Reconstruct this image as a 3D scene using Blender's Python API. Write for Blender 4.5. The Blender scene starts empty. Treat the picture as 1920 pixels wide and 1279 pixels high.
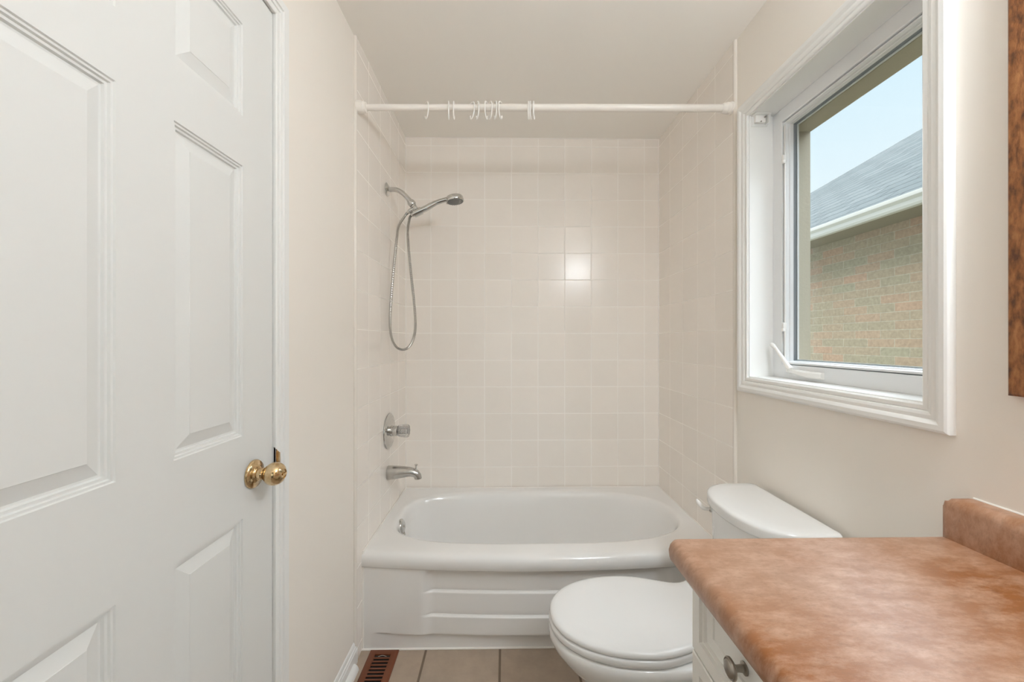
import bpy, bmesh, math, random
from mathutils import Vector, Matrix
random.seed(7)
C = bpy.context.scene.collection
S = bpy.context.scene
PI = math.pi

# ---------------------------------------------------------------- camera, sky, sun, exposure
cam_d = bpy.data.cameras.new('camera')
cam_d.sensor_width = 36.0
cam_d.lens = 743.8 * 36.0 / 1920.0
cam_d.clip_start = 0.02
cam = bpy.data.objects.new('camera', cam_d)
C.objects.link(cam)
cam.location = (0, 0, 1.24)
cam.rotation_euler = (PI / 2 + 0.0004, 0, -0.0173)
S.camera = cam

world = bpy.data.worlds.new('sky')
S.world = world
world.use_nodes = True
wn = world.node_tree
wn.nodes.clear()
w_out = wn.nodes.new('ShaderNodeOutputWorld')
w_bg = wn.nodes.new('ShaderNodeBackground')
w_tc = wn.nodes.new('ShaderNodeTexCoord')
w_sep = wn.nodes.new('ShaderNodeSeparateXYZ')
w_ramp = wn.nodes.new('ShaderNodeValToRGB')
w_ramp.color_ramp.elements[0].position = 0.12
w_ramp.color_ramp.elements[0].color = (0.90, 0.95, 0.97, 1)
w_ramp.color_ramp.elements[1].position = 0.50
w_ramp.color_ramp.elements[1].color = (0.66, 0.85, 0.96, 1)
w_bg.inputs['Strength'].default_value = 1.15
wn.links.new(w_tc.outputs['Generated'], w_sep.inputs[0])
wn.links.new(w_sep.outputs['Z'], w_ramp.inputs['Fac'])
wn.links.new(w_ramp.outputs['Color'], w_bg.inputs['Color'])
wn.links.new(w_bg.outputs[0], w_out.inputs[0])

sun_d = bpy.data.lights.new('sun', 'SUN')
sun_d.energy = 3.6
sun_d.angle = math.radians(40)
sun_d.color = (1.0, 0.96, 0.90)
sun = bpy.data.objects.new('sun', sun_d)
C.objects.link(sun)
sun.rotation_euler = Vector((0.62, 0.25, -0.95)).to_track_quat('-Z', 'Y').to_euler()

sky_d = bpy.data.lights.new('sky_boost', 'SUN')      # added second sun, boosts the sky light through the window
sky_d.energy = 14.0
sky_d.angle = math.radians(125)
sky_d.color = (0.88, 0.93, 1.0)
skyl = bpy.data.objects.new('sky_boost', sky_d)
C.objects.link(skyl)
skyl.rotation_euler = Vector((-0.75, -0.15, -0.62)).to_track_quat('-Z', 'Y').to_euler()

hall_d = bpy.data.lights.new('hall_fill', 'AREA')      # added fill lamp behind the camera, stands in for daylight
hall_d.shape = 'RECTANGLE'
hall_d.size, hall_d.size_y = 1.6, 1.5
hall_d.energy = 46.0
hall_d.color = (0.76, 0.92, 1.0)
hall = bpy.data.objects.new('hall_fill', hall_d)
C.objects.link(hall)
hall.location = (0.15, -3.0, 1.55)
hall.rotation_euler = (PI / 2, 0, PI)

GLOW = 77.0          # the four globe bulbs of the vanity light
S.view_settings.view_transform = 'Standard'
S.view_settings.look = 'None'
S.view_settings.gamma = 1.0
S.view_settings.exposure = 0.0
S.view_settings.use_curve_mapping = False
S.cycles.max_bounces = 14
S.cycles.diffuse_bounces = 8
S.cycles.transmission_bounces = 10
S.cycles.transparent_max_bounces = 12
S.cycles.caustics_reflective = False
S.cycles.caustics_refractive = False

# ---------------------------------------------------------------- materials
def srgb(r, g, b):
    def f(c):
        c /= 255.0
        return c / 12.92 if c <= 0.04045 else ((c + 0.055) / 1.055) ** 2.4
    return (f(r), f(g), f(b), 1.0)

def mat(name, col, rough=0.5, metal=0.0, spec=0.5, coat=0.0):
    m = bpy.data.materials.new(name)
    m.use_nodes = True
    b = m.node_tree.nodes['Principled BSDF']
    b.inputs['Base Color'].default_value = col
    b.inputs['Roughness'].default_value = rough
    b.inputs['Metallic'].default_value = metal
    b.inputs['Specular IOR Level'].default_value = spec
    b.inputs['Coat Weight'].default_value = coat
    b.inputs['Coat Roughness'].default_value = 0.05
    return m

class NT:
    """short hand for building a node tree"""
    def __init__(self, m):
        self.m = m
        self.t = m.node_tree
        self.b = self.t.nodes['Principled BSDF']
    def n(self, kind, **kw):
        nd = self.t.nodes.new(kind)
        for k, v in kw.items():
            setattr(nd, k, v)
        return nd
    def l(self, a, b):
        self.t.links.new(a, b)
    def math(self, op, a, b=None, c=None):
        nd = self.n('ShaderNodeMath', operation=op)
        for i, v in enumerate((a, b, c)):
            if v is None:
                continue
            if isinstance(v, (int, float)):
                nd.inputs[i].default_value = v
            else:
                self.l(v, nd.inputs[i])
        return nd.outputs[0]
    def pos(self):
        return self.n('ShaderNodeTexCoord').outputs['Object']
    def mix(self, fac, a, b, blend='MIX'):
        nd = self.n('ShaderNodeMix', data_type='RGBA', blend_type=blend)
        for sock, v in ((nd.inputs[0], fac), (nd.inputs[6], a), (nd.inputs[7], b)):
            if isinstance(v, (int, float)):
                sock.default_value = v
            elif isinstance(v, tuple):
                sock.default_value = v
            else:
                self.l(v, sock)
        return nd.outputs[2]
    def noise(self, vec, scale, detail=4.0, rough=0.55):
        nd = self.n('ShaderNodeTexNoise')
        nd.inputs['Scale'].default_value = scale
        nd.inputs['Detail'].default_value = detail
        nd.inputs['Roughness'].default_value = rough
        if vec is not None:
            self.l(vec, nd.inputs['Vector'])
        return nd.outputs['Fac']
    def ramp(self, fac, stops):
        nd = self.n('ShaderNodeValToRGB')
        e = nd.color_ramp.elements
        while len(e) < len(stops):
            e.new(0.5)
        for el, (p, c) in zip(e, stops):
            el.position = p
            el.color = c
        self.l(fac, nd.inputs[0])
        return nd.outputs[0]
    def scale(self, vec, s):
        nd = self.n('ShaderNodeMapping')
        nd.inputs['Scale'].default_value = s
        self.l(vec, nd.inputs[0])
        return nd.outputs[0]
    def bump(self, height, strength, dist, normal=None):
        nd = self.n('ShaderNodeBump')
        nd.inputs['Strength'].default_value = strength
        nd.inputs['Distance'].default_value = dist
        self.l(height, nd.inputs['Height'])
        if normal is not None:
            self.l(normal, nd.inputs['Normal'])
        return nd.outputs[0]

def painted(name, col, rough, grain=0.0, scale=220.0, spec=0.4):
    m = mat(name, col, rough, spec=spec)
    if grain:
        k = NT(m)
        k.l(k.bump(k.noise(k.pos(), scale, 3), grain, 0.002), k.b.inputs['Normal'])
    return m

def tile_mat(name, au, av, pitch, ou, ov, col, grout, gw, tilt=0.012, rough=0.22, var=0.03,
             mottle=0.02, mscale=9.0):
    """square glazed tiles: axes au/av ('X','Y','Z'), joints at ou + k*pitch and ov + k*pitch"""
    m = mat(name, col, rough, spec=0.5)
    k = NT(m)
    p = k.pos()
    sep = k.n('ShaderNodeSeparateXYZ')
    k.l(p, sep.inputs[0])
    u = k.math('DIVIDE', k.math('SUBTRACT', sep.outputs[au], ou), pitch)
    v = k.math('DIVIDE', k.math('SUBTRACT', sep.outputs[av], ov), pitch)
    def edge(x):
        f = k.math('FRACT', x)
        return k.math('MINIMUM', f, k.math('SUBTRACT', 1.0, f))
    d = k.math('MULTIPLY', k.math('MINIMUM', edge(u), edge(v)), pitch)
    mr = k.n('ShaderNodeMapRange', interpolation_type='SMOOTHSTEP')
    mr.inputs['From Min'].default_value = gw * 0.40
    mr.inputs['From Max'].default_value = gw * 0.80
    mr.inputs['To Min'].default_value = 1.0
    mr.inputs['To Max'].default_value = 0.0
    k.l(d, mr.inputs['Value'])
    g = mr.outputs[0]
    cell = k.n('ShaderNodeCombineXYZ')
    k.l(k.math('FLOOR', u), cell.inputs[0])
    k.l(k.math('FLOOR', v), cell.inputs[1])
    wn_ = k.n('ShaderNodeTexWhiteNoise', noise_dimensions='3D')
    k.l(cell.outputs[0], wn_.inputs['Vector'])
    # tone of each tile
    tone = k.math('ADD', 1.0 - var / 2, k.math('MULTIPLY', wn_.outputs['Value'], var))
    nz = k.math('ADD', 1.0 - mottle, k.math('MULTIPLY', k.noise(p, mscale, 5, 0.65), 2 * mottle))
    tn = k.math('MULTIPLY', tone, nz)
    tc = k.n('ShaderNodeVectorMath', operation='SCALE')
    tc.inputs[0].default_value = col[:3]
    k.l(tn, tc.inputs['Scale'])
    k.l(k.mix(g, tc.outputs[0], grout), k.b.inputs['Base Color'])
    k.l(k.math('ADD', rough, k.math('MULTIPLY', g, 0.45)), k.b.inputs['Roughness'])
    # each tile sits at its own tiny tilt
    off = k.n('ShaderNodeVectorMath', operation='SUBTRACT')
    k.l(wn_.outputs['Color'], off.inputs[0])
    off.inputs[1].default_value = (0.5, 0.5, 0.5)
    sc = k.n('ShaderNodeVectorMath', operation='SCALE')
    k.l(off.outputs[0], sc.inputs[0])
    sc.inputs['Scale'].default_value = tilt
    ad = k.n('ShaderNodeVectorMath', operation='ADD')
    k.l(k.n('ShaderNodeNewGeometry').outputs['Normal'], ad.inputs[0])
    k.l(sc.outputs[0], ad.inputs[1])
    nm = k.n('ShaderNodeVectorMath', operation='NORMALIZE')
    k.l(ad.outputs[0], nm.inputs[0])
    h = k.math('ADD', k.math('MULTIPLY', g, -1.0), k.math('MULTIPLY', k.noise(p, 24.0, 2), 0.35))
    k.l(k.bump(h, 0.35, 0.0015, nm.outputs[0]), k.b.inputs['Normal'])
    return m

M = {}
M['wall'] = painted('wall paint', (0.87, 0.825, 0.765, 1), 0.55, 0.05)
M['hall'] = painted('hall paint', (0.22, 0.20, 0.18, 1), 0.6)  # unseen hall, made dark to give the chrome darker reflections
M['ceiling'] = painted('ceiling paint', (0.90, 0.875, 0.83, 1), 0.8, 0.04)
M['trim'] = painted('white trim paint', (0.84, 0.84, 0.825, 1), 0.32)
M['door'] = painted('white door paint', (0.745, 0.75, 0.735, 1), 0.34, 0.03, 160.0)
M['vinyl'] = painted('white vinyl', (0.80, 0.81, 0.82, 1), 0.35)
M['gasket'] = painted('grey glazing gasket', (0.24, 0.26, 0.28, 1), 0.5)
M['caulk'] = painted('white caulk', (0.86, 0.83, 0.79, 1), 0.4)
M['bullnose'] = painted('glazed edge tile', (0.80, 0.75, 0.69, 1), 0.25)
M['porcelain'] = mat('white porcelain', (0.80, 0.80, 0.79, 1), 0.10, coat=0.3)
M['seat'] = mat('white toilet seat plastic', (0.79, 0.79, 0.785, 1), 0.18)
M['enamel'] = mat('white tub enamel', (0.81, 0.80, 0.785, 1), 0.13, coat=0.2)
M['plastic'] = mat('white plastic', (0.86, 0.84, 0.81, 1), 0.28)
M['rod'] = mat('white enamelled rod', (0.86, 0.82, 0.77, 1), 0.30)
M['clear'] = mat('frosted clear plastic', (0.80, 0.80, 0.78, 1), 0.2)
M['chrome'] = mat('chrome', (0.62, 0.615, 0.60, 1), 0.07, 1.0)
M['dull_chrome'] = mat('dull chrome', (0.52, 0.51, 0.49, 1), 0.20, 1.0)
M['nozzle'] = mat('grey spray face', (0.22, 0.22, 0.215, 1), 0.35, 0.3)
M['pewter'] = mat('antique pewter', (0.36, 0.33, 0.29, 1), 0.34, 1.0)
M['dark'] = mat('painted slot shade', (0.02, 0.018, 0.016, 1), 0.8)
M['cabinet'] = painted('white cabinet lacquer', (0.80, 0.79, 0.755, 1), 0.36)

m = mat('polished brass', (0.80, 0.56, 0.26, 1), 0.14, 1.0)
k = NT(m)
k.l(k.ramp(k.noise(k.pos(), 70, 3), [(0.35, (0.56, 0.38, 0.19, 1)), (0.65, (0.80, 0.63, 0.40, 1))]), k.b.inputs['Base Color'])
M['brass'] = m

m = mat('brown painted metal', (0.16, 0.045, 0.016, 1), 0.42)
M['register'] = m

m = mat('clear acrylic', (0.95, 0.95, 0.95, 1), 0.05)
m.node_tree.nodes['Principled BSDF'].inputs['Transmission Weight'].default_value = 0.85
m.node_tree.nodes['Principled BSDF'].inputs['IOR'].default_value = 1.45
M['acrylic'] = m

# window glass: clear pane with a fresnel sheen
m = bpy.data.materials.new('window glass')
m.use_nodes = True
t = m.node_tree
t.nodes.clear()
o_ = t.nodes.new('ShaderNodeOutputMaterial')
mx = t.nodes.new('ShaderNodeMixShader')
tr = t.nodes.new('ShaderNodeBsdfTransparent')
gl = t.nodes.new('ShaderNodeBsdfGlossy')
fr = t.nodes.new('ShaderNodeLayerWeight')
fp = t.nodes.new('ShaderNodeMath')
fp.operation = 'POWER'
fp.inputs[1].default_value = 4.0
fm = t.nodes.new('ShaderNodeMath')
fm.operation = 'MULTIPLY_ADD'
fm.inputs[1].default_value = 0.5
fm.inputs[2].default_value = 0.025
tr.inputs[0].default_value = (0.95, 0.97, 0.97, 1)
gl.inputs['Roughness'].default_value = 0.02
fr.inputs['Blend'].default_value = 0.5
t.links.new(fr.outputs['Facing'], fp.inputs[0])
t.links.new(fp.outputs[0], fm.inputs[0])
t.links.new(fm.outputs[0], mx.inputs[0])
t.links.new(tr.outputs[0], mx.inputs[1])
t.links.new(gl.outputs[0], mx.inputs[2])
t.links.new(mx.outputs[0], o_.inputs[0])
M['glass'] = m

m = mat('mirror silvering', (0.88, 0.89, 0.89, 1), 0.01, 1.0)
M['mirror'] = m

m = mat('lit globe', (0.9, 0.9, 0.88, 1), 0.4)
b = m.node_tree.nodes['Principled BSDF']
b.inputs['Emission Color'].default_value = (0.875, 0.945, 1.0, 1)
b.inputs['Emission Strength'].default_value = GLOW
M['globe'] = m

# glazed wall tiles, 155 mm pitch
TILE = (0.89, 0.84, 0.785, 1)
GROUT = (0.92, 0.885, 0.84, 1)
M['tile_rear'] = tile_mat('wall tile facing the door', 'X', 'Z', 0.155, -0.428, 2.216, TILE, GROUT, 0.0045, tilt=0.006)
M['tile_side'] = tile_mat('wall tile on the side walls', 'Y', 'Z', 0.155, 2.302, 2.216, TILE, GROUT, 0.0030, tilt=0.006)
M['tile_floor'] = tile_mat('beige floor tile', 'X', 'Y', 0.297, -0.0205, 1.622, (0.40, 0.315, 0.245, 1),
                           (0.17, 0.125, 0.09, 1), 0.0075, tilt=0.006, rough=0.42, var=0.07, mottle=0.22, mscale=16.0)

# mottled laminate of the countertop
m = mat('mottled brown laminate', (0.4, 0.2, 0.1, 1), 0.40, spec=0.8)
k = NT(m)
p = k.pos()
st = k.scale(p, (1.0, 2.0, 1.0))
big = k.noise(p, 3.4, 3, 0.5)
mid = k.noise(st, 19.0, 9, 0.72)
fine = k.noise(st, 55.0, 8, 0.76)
base = k.ramp(big, [(0.36, (0.25, 0.082, 0.014, 1)), (0.51, (0.31, 0.140, 0.064, 1)), (0.66, (0.36, 0.205, 0.130, 1))])  # rose tones put the window's sheen into the base colour
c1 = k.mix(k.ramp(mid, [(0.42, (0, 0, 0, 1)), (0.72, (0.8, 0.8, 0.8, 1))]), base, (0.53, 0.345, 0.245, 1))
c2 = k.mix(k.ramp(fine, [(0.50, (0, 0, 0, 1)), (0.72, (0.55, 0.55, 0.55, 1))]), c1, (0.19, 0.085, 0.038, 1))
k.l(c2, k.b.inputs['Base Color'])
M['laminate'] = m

# brown wood of the mirror frame, with a coarse mottled grain
m = mat('mottled brown wood', (0.2, 0.08, 0.03, 1), 0.5)
k = NT(m)
st = k.scale(k.pos(), (1.0, 2.6, 1.0))
nz = k.noise(st, 38.0, 5, 0.6)
k.l(k.ramp(nz, [(0.34, (0.075, 0.022, 0.006, 1)), (0.50, (0.22, 0.080, 0.022, 1)), (0.68, (0.36, 0.15, 0.05, 1))]), k.b.inputs['Base Color'])
k.l(k.bump(nz, 0.4, 0.004), k.b.inputs['Normal'])
M['wood'] = m

def brick_mat(name, au, av, c1, c2, mortar, bw, bh, mw, rough=0.85):
    m = mat(name, c1, rough, spec=0.15)
    k = NT(m)
    p = k.pos()
    sep = k.n('ShaderNodeSeparateXYZ')
    k.l(p, sep.inputs[0])
    cb = k.n('ShaderNodeCombineXYZ')
    k.l(sep.outputs[au], cb.inputs[0])
    k.l(sep.outputs[av], cb.inputs[1])
    br = k.n('ShaderNodeTexBrick')
    br.offset = 0.5
    br.inputs['Scale'].default_value = 1.0
    br.inputs['Brick Width'].default_value = bw
    br.inputs['Row Height'].default_value = bh
    br.inputs['Mortar Size'].default_value = mw
    br.inputs['Mortar Smooth'].default_value = 0.2
    br.inputs['Bias'].default_value = 0.0
    br.inputs['Color1'].default_value = c1
    br.inputs['Color2'].default_value = c2
    br.inputs['Mortar'].default_value = mortar
    k.l(cb.outputs[0], br.inputs['Vector'])
    nz = k.noise(p, 45.0, 6, 0.7)
    var = k.ramp(nz, [(0.3, (0.78, 0.78, 0.78, 1)), (0.7, (1.15, 1.15, 1.12, 1))])
    k.l(k.mix(1.0, br.outputs['Color'], var, 'MULTIPLY'), k.b.inputs['Base Color'])
    h = k.math('ADD', k.math('MULTIPLY', br.outputs['Fac'], -1.0), k.math('MULTIPLY', nz, 0.5))
    k.l(k.bump(h, 0.7, 0.008), k.b.inputs['Normal'])
    return m

M['brick'] = brick_mat('neighbour brick', 'Y', 'Z', (0.48, 0.335, 0.25, 1), (0.38, 0.35, 0.265, 1), (0.50, 0.45, 0.37, 1), 0.235, 0.070, 0.0034)
M['stone'] = painted('tan rubbed brick', (0.49, 0.44, 0.34, 1), 0.9, 0.5, 90.0)
M['shingle'] = brick_mat('grey roof shingle', 'Y', 'X', (0.115, 0.135, 0.14, 1), (0.155, 0.175, 0.18, 1), (0.05, 0.06, 0.068, 1), 0.33, 0.125, 0.007)
M['alu'] = painted('white gutter', (0.78, 0.79, 0.78, 1), 0.4)
M['soffit'] = painted('tan soffit', (0.34, 0.31, 0.25, 1), 0.8, 0.3, 60.0)
M['grass'] = painted('lawn', (0.20, 0.22, 0.12, 1), 0.95, 0.5, 40.0)

# ---------------------------------------------------------------- mesh helpers
def obj(name, bm, m, parent=None, smooth=38.0, label=None, kind=None):
    """link a bmesh (in world coordinates) as ONE mesh object"""
    bmesh.ops.recalc_face_normals(bm, faces=bm.faces)
    if smooth:
        for f in bm.faces:
            f.smooth = True
        lim = math.radians(smooth)
        for e in bm.edges:
            if len(e.link_faces) == 2 and e.calc_face_angle(0.0) > lim:
                e.smooth = False
    me = bpy.data.meshes.new(name)
    bm.to_mesh(me)
    bm.free()
    me.materials.append(m)
    o = bpy.data.objects.new(name, me)
    C.objects.link(o)
    if parent is not None:
        o.parent = parent
        w = Vector(parent['_w']) if '_w' in parent else Vector((0, 0, 0))
        o.matrix_parent_inverse = Matrix.Translation(-w)
    if label:
        o['label'] = label
    if kind:
        o['kind'] = kind
    return o

def thing(name, label, cat, loc, group=None, kind=None):
    o = bpy.data.objects.new(name, None)
    o.empty_display_size = 0.05
    C.objects.link(o)
    o.location = loc
    o['_w'] = tuple(loc)
    o['label'] = label
    o['category'] = cat
    if group:
        o['group'] = group
    if kind:
        o['kind'] = kind
    return o

def tag(o, label, cat, group=None, kind=None):
    o['label'] = label
    o['category'] = cat
    if group:
        o['group'] = group
    if kind:
        o['kind'] = kind
    return o

def struct(name, bm, m, label, cat, parent=None, smooth=38.0):
    o = obj(name, bm, m, parent, smooth)
    if parent is None:
        tag(o, label, cat, kind='structure')
    return o

def BM():
    return bmesh.new()

def box(bm, x0, x1, y0, y1, z0, z1, bev=0.0, seg=2):
    g = bmesh.ops.create_cube(bm, size=1.0)
    vs = g['verts']
    for v in vs:
        v.co = Vector(((x0 + x1) / 2 + v.co.x * (x1 - x0), (y0 + y1) / 2 + v.co.y * (y1 - y0), (z0 + z1) / 2 + v.co.z * (z1 - z0)))
    if bev:
        es = list({e for v in vs for e in v.link_edges})
        bmesh.ops.bevel(bm, geom=es, offset=bev, segments=seg, profile=0.5, affect='EDGES')
    return bm

def loft(bm, rings, cap0=True, cap1=True, closed=True):
    """skin a list of rings (equal counts of Vectors)"""
    vr = [[bm.verts.new(p) for p in r] for r in rings]
    n = len(rings[0])
    for a, b in zip(vr[:-1], vr[1:]):
        for i in range(n if closed else n - 1):
            j = (i + 1) % n
            bm.faces.new((a[i], a[j], b[j], b[i]))
    if cap0:
        bm.faces.new(list(reversed(vr[0])))
    if cap1:
        bm.faces.new(vr[-1])
    return vr

def spline(pts, n=8):
    """Catmull-Rom through pts"""
    P = [Vector(p) for p in pts]
    P = [2 * P[0] - P[1]] + P + [2 * P[-1] - P[-2]]
    out = []
    for i in range(1, len(P) - 2):
        p0, p1, p2, p3 = P[i - 1:i + 3]
        for j in range(n):
            t = j / n
            out.append(0.5 * ((2 * p1) + (p2 - p0) * t + (2 * p0 - 5 * p1 + 4 * p2 - p3) * t * t + (3 * p1 - p0 - 3 * p2 + p3) * t ** 3))
    out.append(P[-2].copy())
    return out

def tube(bm, pts, r, seg=12, caps=True):
    P = [Vector(p) for p in pts]
    n = len(P)
    R = r if isinstance(r, (list, tuple)) else [r] * n
    T = []
    for i in range(n):
        a, b = P[max(i - 1, 0)], P[min(i + 1, n - 1)]
        T.append((b - a).normalized())
    ref = Vector((0, 0, 1)) if abs(T[0].z) < 0.9 else Vector((0, 1, 0))
    u = T[0].cross(ref).normalized()
    rings = []
    for i in range(n):
        if i:
            q = T[i - 1].rotation_difference(T[i])
            u = q @ u
            u = (u - T[i] * u.dot(T[i])).normalized()
        v = T[i].cross(u)
        rings.append([P[i] + R[i] * (math.cos(2 * PI * k / seg) * u + math.sin(2 * PI * k / seg) * v) for k in range(seg)])
    loft(bm, rings, caps, caps)
    return bm

def lathe(bm, prof, origin, axis, seg=32):
    """revolve [(radius, height)] about axis through origin"""
    a = Vector(axis).normalized()
    ref = Vector((0, 0, 1)) if abs(a.z) < 0.9 else Vector((1, 0, 0))
    u = a.cross(ref).normalized()
    v = a.cross(u)
    o = Vector(origin)
    rings = [[o + a * h + max(r, 1e-5) * (math.cos(2 * PI * k / seg) * u + math.sin(2 * PI * k / seg) * v) for k in range(seg)] for r, h in prof]
    loft(bm, rings)
    return bm

def frame_sweep(bm, a0, a1, b0, b1, prof, place, close_prof=True, sides=4):
    """sweep a moulding profile round a rectangle with mitred corners.
    prof: (u, v), u outward from the rectangle, v along the depth; place(a, b, v) -> point.
    sides=3 leaves the bottom open (door casing)."""
    if sides == 4:
        cs = [(a0, b0, -1, -1), (a1, b0, 1, -1), (a1, b1, 1, 1), (a0, b1, -1, 1)]
    else:
        cs = [(a0, b0, -1, 0), (a0, b1, -1, 1), (a1, b1, 1, 1), (a1, b0, 1, 0)]
    rows = [[bm.verts.new(place(a + sa * u, b + sb * u, v)) for u, v in prof] for a, b, sa, sb in cs]
    n = len(prof)
    nb = 4 if sides == 4 else 3
    for i in range(nb):
        r0, r1 = rows[i], rows[(i + 1) % 4]
        for j in range(n if close_prof else n - 1):
            q = (j + 1) % n
            bm.faces.new((r0[j], r0[q], r1[q], r1[j]))
    if sides != 4 and close_prof:
        bm.faces.new(rows[0])
        bm.faces.new(list(reversed(rows[3])))
    return bm

# ---------------------------------------------------------------- room shell
XL, XR = -0.575, 0.898          # tile faces left and right
PL, PR = -0.583, 0.905          # painted faces
YR, YF = 2.302, -0.95
ZC = 2.4185
TE = 1.540                      # where the tiles begin
DY0, DY1, DZ = 0.297, 1.003, 2.060   # door opening

bm = BM()
box(bm, -0.70, 1.05, YF - 0.1, YR + 0.11, -0.12, 0.0)
struct('floor', bm, M['tile_floor'], 'beige square tile floor with dark brown grout', 'floor', smooth=0)
bm = BM()
box(bm, -0.70, 1.125, YF - 0.1, YR + 0.11, ZC, ZC + 0.12)
struct('ceiling', bm, M['ceiling'], 'plain off white painted ceiling', 'ceiling', smooth=0)

bm = BM()
box(bm, PL - 0.11, PL, YF - 0.1, DY0 - 0.02, 0, ZC)
box(bm, PL - 0.11, PL, DY1 + 0.02, YR + 0.1, 0, ZC)
box(bm, PL - 0.11, PL, DY0 - 0.02, DY1 + 0.02, DZ + 0.02, ZC)
wl = struct('wall_left', bm, M['wall'], 'off white painted left wall holding the white panel door', 'wall', smooth=0)
bm = BM()
box(bm, PL, XL, TE + 0.006, YR, 0, ZC)
struct('tile_cladding', bm, M['tile_side'], '', '', wl, smooth=0)
bm = BM()
tube(bm, [(PL + 0.002, TE + 0.004, 0), (PL + 0.002, TE + 0.004, ZC)], 0.0085, 12)
struct('bullnose_edge', bm, M['bullnose'], '', '', wl)

bm = BM()
box(bm, PL, PR, YR, YR + 0.1, 0, ZC)
wr_ = struct('wall_rear', bm, M['tile_rear'], 'glossy square tiled wall behind the bathtub', 'wall', smooth=0)
for xx in (XL, XR):
    bm = BM()
    tube(bm, [(xx, YR, 0.39), (xx, YR, ZC)], 0.0045, 8)
    struct('corner_caulk', bm, M['caulk'], '', '', wr_)
bm = BM()
tube(bm, [(XL, YR, ZC), (XR, YR, ZC)], 0.003, 8)
struct('ceiling_caulk', bm, M['caulk'], '', '', wr_)

WY0, WY1, WZ0, WZ1 = 0.836, 1.452, 1.106, 2.074     # window opening in the right wall
bm = BM()
box(bm, PR, 1.05, YF - 0.1, WY0, 0, ZC)
box(bm, PR, 1.05, WY1, YR + 0.1, 0, ZC)
box(bm, PR, 1.05, WY0, WY1, 0, WZ0)
box(bm, PR, 1.05, WY0, WY1, WZ1, ZC)
wr = struct('wall_right', bm, M['wall'], 'off white painted right wall around the window', 'wall', smooth=0)
bm = BM()
box(bm, XR, PR, TE + 0.003, YR, 0, ZC)
struct('tile_cladding', bm, M['tile_side'], '', '', wr, smooth=0)
bm = BM()
tube(bm, [(PR - 0.002, TE, 0), (PR - 0.002, TE, ZC)], 0.0085, 12)
struct('bullnose_edge', bm, M['bullnose'], '', '', wr)
bm = BM()
box(bm, 1.05, 1.125, YF - 0.1, 0.84, -0.3, ZC + 0.3)
box(bm, 1.05, 1.125, 1.443, YR + 0.1, -0.3, ZC + 0.3)
box(bm, 1.05, 1.125, 0.84, 1.443, -0.3, 1.13)
box(bm, 1.05, 1.125, 0.84, 1.443, 2.012, ZC + 0.3)
struct('outer_brick_skin', bm, M['stone'], '', '', wr, smooth=0)

bm = BM()          # the unseen wall behind, its doorway added to let the fill lamp in
HX0, HX1 = -0.42, 0.36
box(bm, -0.70, HX0, YF - 0.1, YF, 0, ZC)
box(bm, HX1, 1.125, YF - 0.1, YF, 0, ZC)
box(bm, HX0, HX1, YF - 0.1, YF, 2.05, ZC)
struct('wall_front', bm, M['wall'], 'off white painted wall opposite the tiled wall', 'wall', smooth=0)

bm = BM()          # unseen room added around the fill lamp
box(bm, -1.4, 1.8, -3.3, -3.2, 0, ZC)
box(bm, -1.5, -1.4, -3.3, YF - 0.1, 0, ZC)
box(bm, 1.8, 1.9, -3.3, YF - 0.1, 0, ZC)
box(bm, -1.5, 1.9, -3.3, YF - 0.1, ZC, ZC + 0.1)
box(bm, -1.5, 1.9, -3.3, YF - 0.1, -0.1, 0)
box(bm, -1.5, -0.70, YF - 0.1, YF, 0, ZC)
box(bm, 1.125, 1.9, YF - 0.1, YF, 0, ZC)
struct('wall_hall', bm, M['hall'], 'plain walls added around the fill lamp beyond the doorway', 'wall', smooth=0)

# baseboard with a rounded shoe along the left wall, both cut short of the tub
BB0, BB1 = DY1 + 0.052, 1.545
prof = [(0, 0), (0.013, 0), (0.013, 0.052), (0.010, 0.056), (0.010, 0.062), (0.006, 0.066), (0.006, 0.073), (0.003, 0.080), (0, 0.081)]
bm = BM()
loft(bm, [[Vector((PL + a, y, z)) for a, z in prof] for y in (BB0, BB1)])
bb = struct('baseboard_left', bm, M['trim'], 'white moulded baseboard between door casing and bathtub', 'baseboard', smooth=25)
bm = BM()
q = [(0.013, 0)] + [(0.013 + 0.019 * math.cos(a * PI / 12), 0.024 * math.sin(a * PI / 12)) for a in range(7)]
loft(bm, [[Vector((PL + a, y, z)) for a, z in q] for y in (BB0, 1.505)])
struct('shoe_moulding', bm, M['trim'], '', '', bb)
bm = BM()
loft(bm, [[Vector((PL + a, y, z)) for a, z in prof] for y in (YF, DY0 - 0.052)])
struct('shoe_moulding', bm, M['trim'], '', '', bb, smooth=25)

# ---------------------------------------------------------------- door and its casing
CAS = [(0.0, 0.0), (0.0, 0.009), (0.003, 0.0105), (0.013, 0.0105), (0.0145, 0.0085), (0.016, 0.0125), (0.025, 0.0125),
       (0.0265, 0.0105), (0.028, 0.0155), (0.036, 0.0165), (0.047, 0.0165), (0.0495, 0.0145), (0.0495, 0.0)]
bm = BM()
frame_sweep(bm, DY0, DY1, 0.0, DZ, CAS, lambda a, b_, v: Vector((PL + v, a, b_)), True, 3)
t1 = struct('trim_1', bm, M['trim'], 'white fluted casing around the panel door', 'door casing', smooth=20)
bm = BM()
frame_sweep(bm, DY0, DY1, 0.0, DZ, [(0, -0.002), (0, -0.108), (0.019, -0.108), (0.019, -0.002)], lambda a, b_, v: Vector((PL + v, a, b_)), True, 3)
frame_sweep(bm, DY0, DY1, 0.0, DZ, [(0, -0.042), (-0.014, -0.042), (-0.014, -0.106), (0, -0.106)], lambda a, b_, v: Vector((PL + v, a, b_)), True, 3)
struct('door_jamb', bm, M['trim'], '', '', t1, smooth=0)
bm = BM()
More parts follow.
